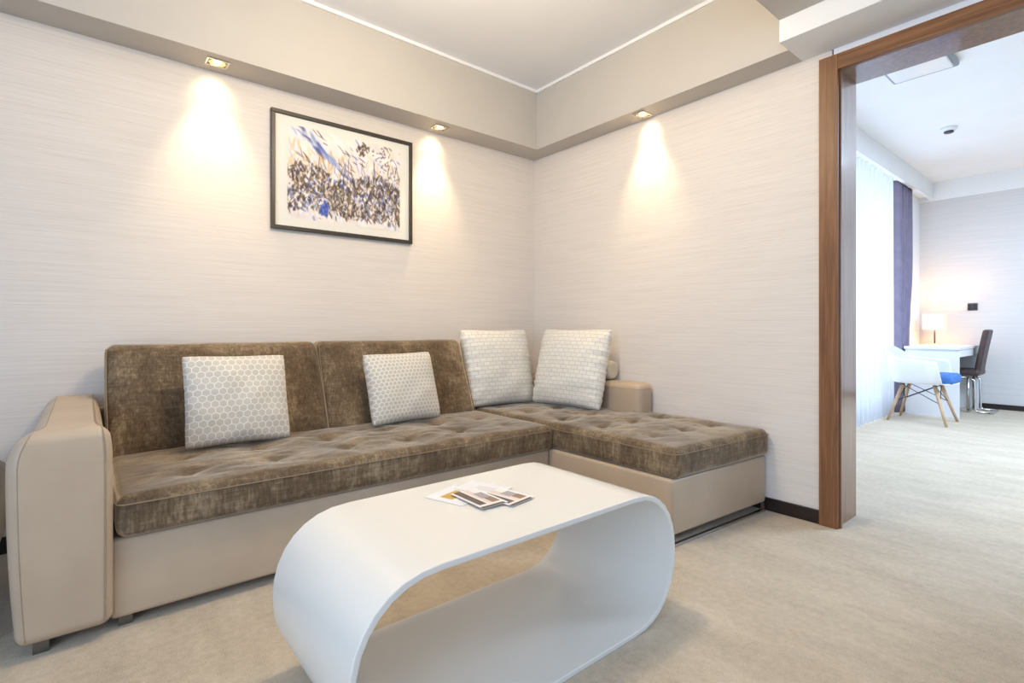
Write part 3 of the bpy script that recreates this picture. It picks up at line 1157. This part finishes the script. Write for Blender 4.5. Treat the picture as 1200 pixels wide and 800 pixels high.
# switch plate on the far wall
sp = empty('wall_switch', (XF, -1.80, 1.21), 'dark double switch plate on the far bedroom wall', 'switch')
link('plate', box(XF - 0.010, XF, -1.845, -1.752, 1.165, 1.252, 0.002), 'switch', sp)
link('rocker', box(XF - 0.015, XF - 0.010, -1.796, -1.758, 1.175, 1.242, 0.002), 'black_metal', sp)
link('rocker', box(XF - 0.015, XF - 0.010, -1.839, -1.801, 1.175, 1.242, 0.002), 'black_metal', sp)

# brown chair at the desk, facing the window
ck = empty('desk_chair', (5.1, -1.95, 0), 'dark brown upholstered chair on a chrome frame beside the desk', 'chair')


def tilt(p):
    p = Vector(p)
    p.y -= 0.075 * max(0, (p.z - 0.45) / 0.48) ** 1.2
    return p


link('backrest', rbox(4.95, 5.25, -1.945, -1.890, 0.43, 0.935, 0.024, 0.04, 4, tilt), 'brown_leather', ck, True)
link('seat', rbox(4.90, 5.30, -1.945, -1.560, 0.415, 0.485, 0.028, 0.04, 4), 'brown_leather', ck, True)
for xx in (4.94, 5.26):
    link('leg', tube([(xx, -1.60, 0.42), (xx, -1.60, 0.40), (xx, -1.86, 0.39), (xx, -1.90, 0.36), (xx, -1.905, 0.03), (xx, -1.93, 0.012), (xx, -2.04, 0.012)], 0.012, 10), 'chrome', ck, True)
    link('leg', tube([(xx, -1.845, 0.40), (xx, -1.845, 0.012)], 0.014, 10), 'chrome', ck, True)
link('floor_bar', box(4.92, 5.28, -2.06, -2.03, 0.0, 0.024, 0.003), 'chrome', ck)
link('floor_bar', box(4.92, 5.28, -1.86, -1.83, 0.0, 0.024, 0.003), 'chrome', ck)

# white shell armchair with blue pad (faces away from the window)
QX, QY = 3.855, -1.655
ac = empty('shell_armchair', (QX, QY, 0), 'white moulded shell armchair with blue seat pad and wooden legs', 'chair')
NT_, NS_ = 64, 22
verts, faces = [], []
for i in range(NT_):
    th = 2 * math.pi * i / NT_            # 0 = +x, 90 deg = back (+y)
    c, s = math.cos(th), math.sin(th)
    e = 2 / 2.7
    px, py = math.copysign(abs(c) ** e, c), math.copysign(abs(s) ** e, s)
    rimx, rimy = 0.295 * px, (0.275 * py if s > 0 else 0.285 * py)
    # rim height
    b = s                                   # -1 front .. +1 back
    if b > 0.35:
        hz = 0.655 + 0.115 * ((b - 0.35) / 0.65) ** 1.3
    elif b > -0.48:
        hz = 0.655 - 0.030 * (0.35 - b) / 0.83
    else:
        k = min(1, (-0.48 - b) / 0.17)
        hz = 0.625 - (0.625 - 0.405) * (k * k * (3 - 2 * k))
    for j in range(NS_ + 1):
        t = j / NS_
        if t < 0.5:
            q = t / 0.5
            rr = 0.80 * q
            z = 0.385 + 0.012 * q ** 2
        else:
            q = (t - 0.5) / 0.5
            rr = 0.80 + 0.16 * math.sin(q * math.pi / 2) + 0.06 * q
            z = 0.397 + (hz - 0.397) * (q ** 1.5)
        verts.append((QX + rimx * rr, QY + rimy * rr, z))
for i in range(NT_):
    for j in range(NS_):
        a = i * (NS_ + 1) + j
        b = ((i + 1) % NT_) * (NS_ + 1) + j
        faces.append((a, b, b + 1, a + 1))
me = mesh(verts, faces)
bm = bmesh.new()
bm.from_mesh(me)
bmesh.ops.remove_doubles(bm, verts=bm.verts[:], dist=1e-5)
bmesh.ops.recalc_face_normals(bm, faces=bm.faces[:])
bm.to_mesh(me)
bm.free()
shell = link('shell', me, 'white_plastic', ac, True)
so = shell.modifiers.new('solid', 'SOLIDIFY')
so.thickness = 0.008
link('seat_pad', rbox(QX - 0.20, QX + 0.20, QY - 0.285, QY + 0.16, 0.400, 0.500, 0.040, 0.04, 5), 'blue_fabric', ac, True)
feet = [(3.648, -1.413), (3.622, -1.893), (4.079, -1.897), (4.074, -1.418)]
tops = []
for (fx, fy) in feet:
    top = (QX + (fx - QX) * 0.55, QY + (fy - QY) * 0.55, 0.372)
    tops.append(top)
    link('leg', tube([(fx, fy, 0.0), top], 0.0115, 12, False, 0.018), 'light_wood', ac, True)
for a in range(4):
    p = Vector(tops[a])
    q = Vector((feet[(a + 1) % 4][0], feet[(a + 1) % 4][1], 0))
    q2 = Vector(tops[(a + 1) % 4])
    lowq = q2 + (q - q2) * 0.45
    link('wire_brace', tube([p, lowq], 0.004, 6), 'black_metal', ac, True)
    p0 = Vector((feet[a][0], feet[a][1], 0))
    lowp = p + (p0 - p) * 0.45
    link('wire_brace', tube([q2, lowp], 0.004, 6), 'black_metal', ac, True)
    link('bracket', box(p.x - 0.015, p.x + 0.015, p.y - 0.015, p.y + 0.015, 0.366, 0.384), 'black_metal', ac)

# ceiling fittings of the next room
sd = empty('smoke_detector', (3.36, -1.957, ZC2), 'small white smoke detector on the bedroom ceiling', 'smoke detector')
link('housing', lathe([(0, 0), (0.062, 0), (0.062, -0.012), (0.052, -0.030), (0.0, -0.032)], 28, (3.36, -1.957, ZC2)), 'white_plastic', sd, True)
link('sensor_ring', lathe([(0.036, -0.030), (0.036, -0.044), (0.028, -0.048), (0.0, -0.048)], 24, (3.36, -1.957, ZC2)), 'switch', sd, True)
vl = at(1047, 95, 'z', ZC2)
vr = at(1123, 68, 'z', ZC2)
cl = empty('ceiling_light', ((vl.x + vr.x) / 2, (vl.y + vr.y) / 2, ZC2), 'flat rounded-square light fitting on the bedroom ceiling by the doorway', 'ceiling light')
cw = abs(vl.y - vr.y)
yc = (vl.y + vr.y) / 2
link('body', rbox(vl.x - cw * 0.85, vl.x, yc - cw / 2, yc + cw / 2, ZC2 - 0.035, ZC2, 0.016, 0.1, 4), 'fitting_grey', cl, True)
link('diffuser', rbox(vl.x - cw * 0.85 + 0.04, vl.x - 0.055, yc - cw / 2 + 0.025, yc + cw / 2 - 0.025, ZC2 - 0.050, ZC2 - 0.030, 0.008, 0.1, 3), 'ceiling_lamp', cl, True)
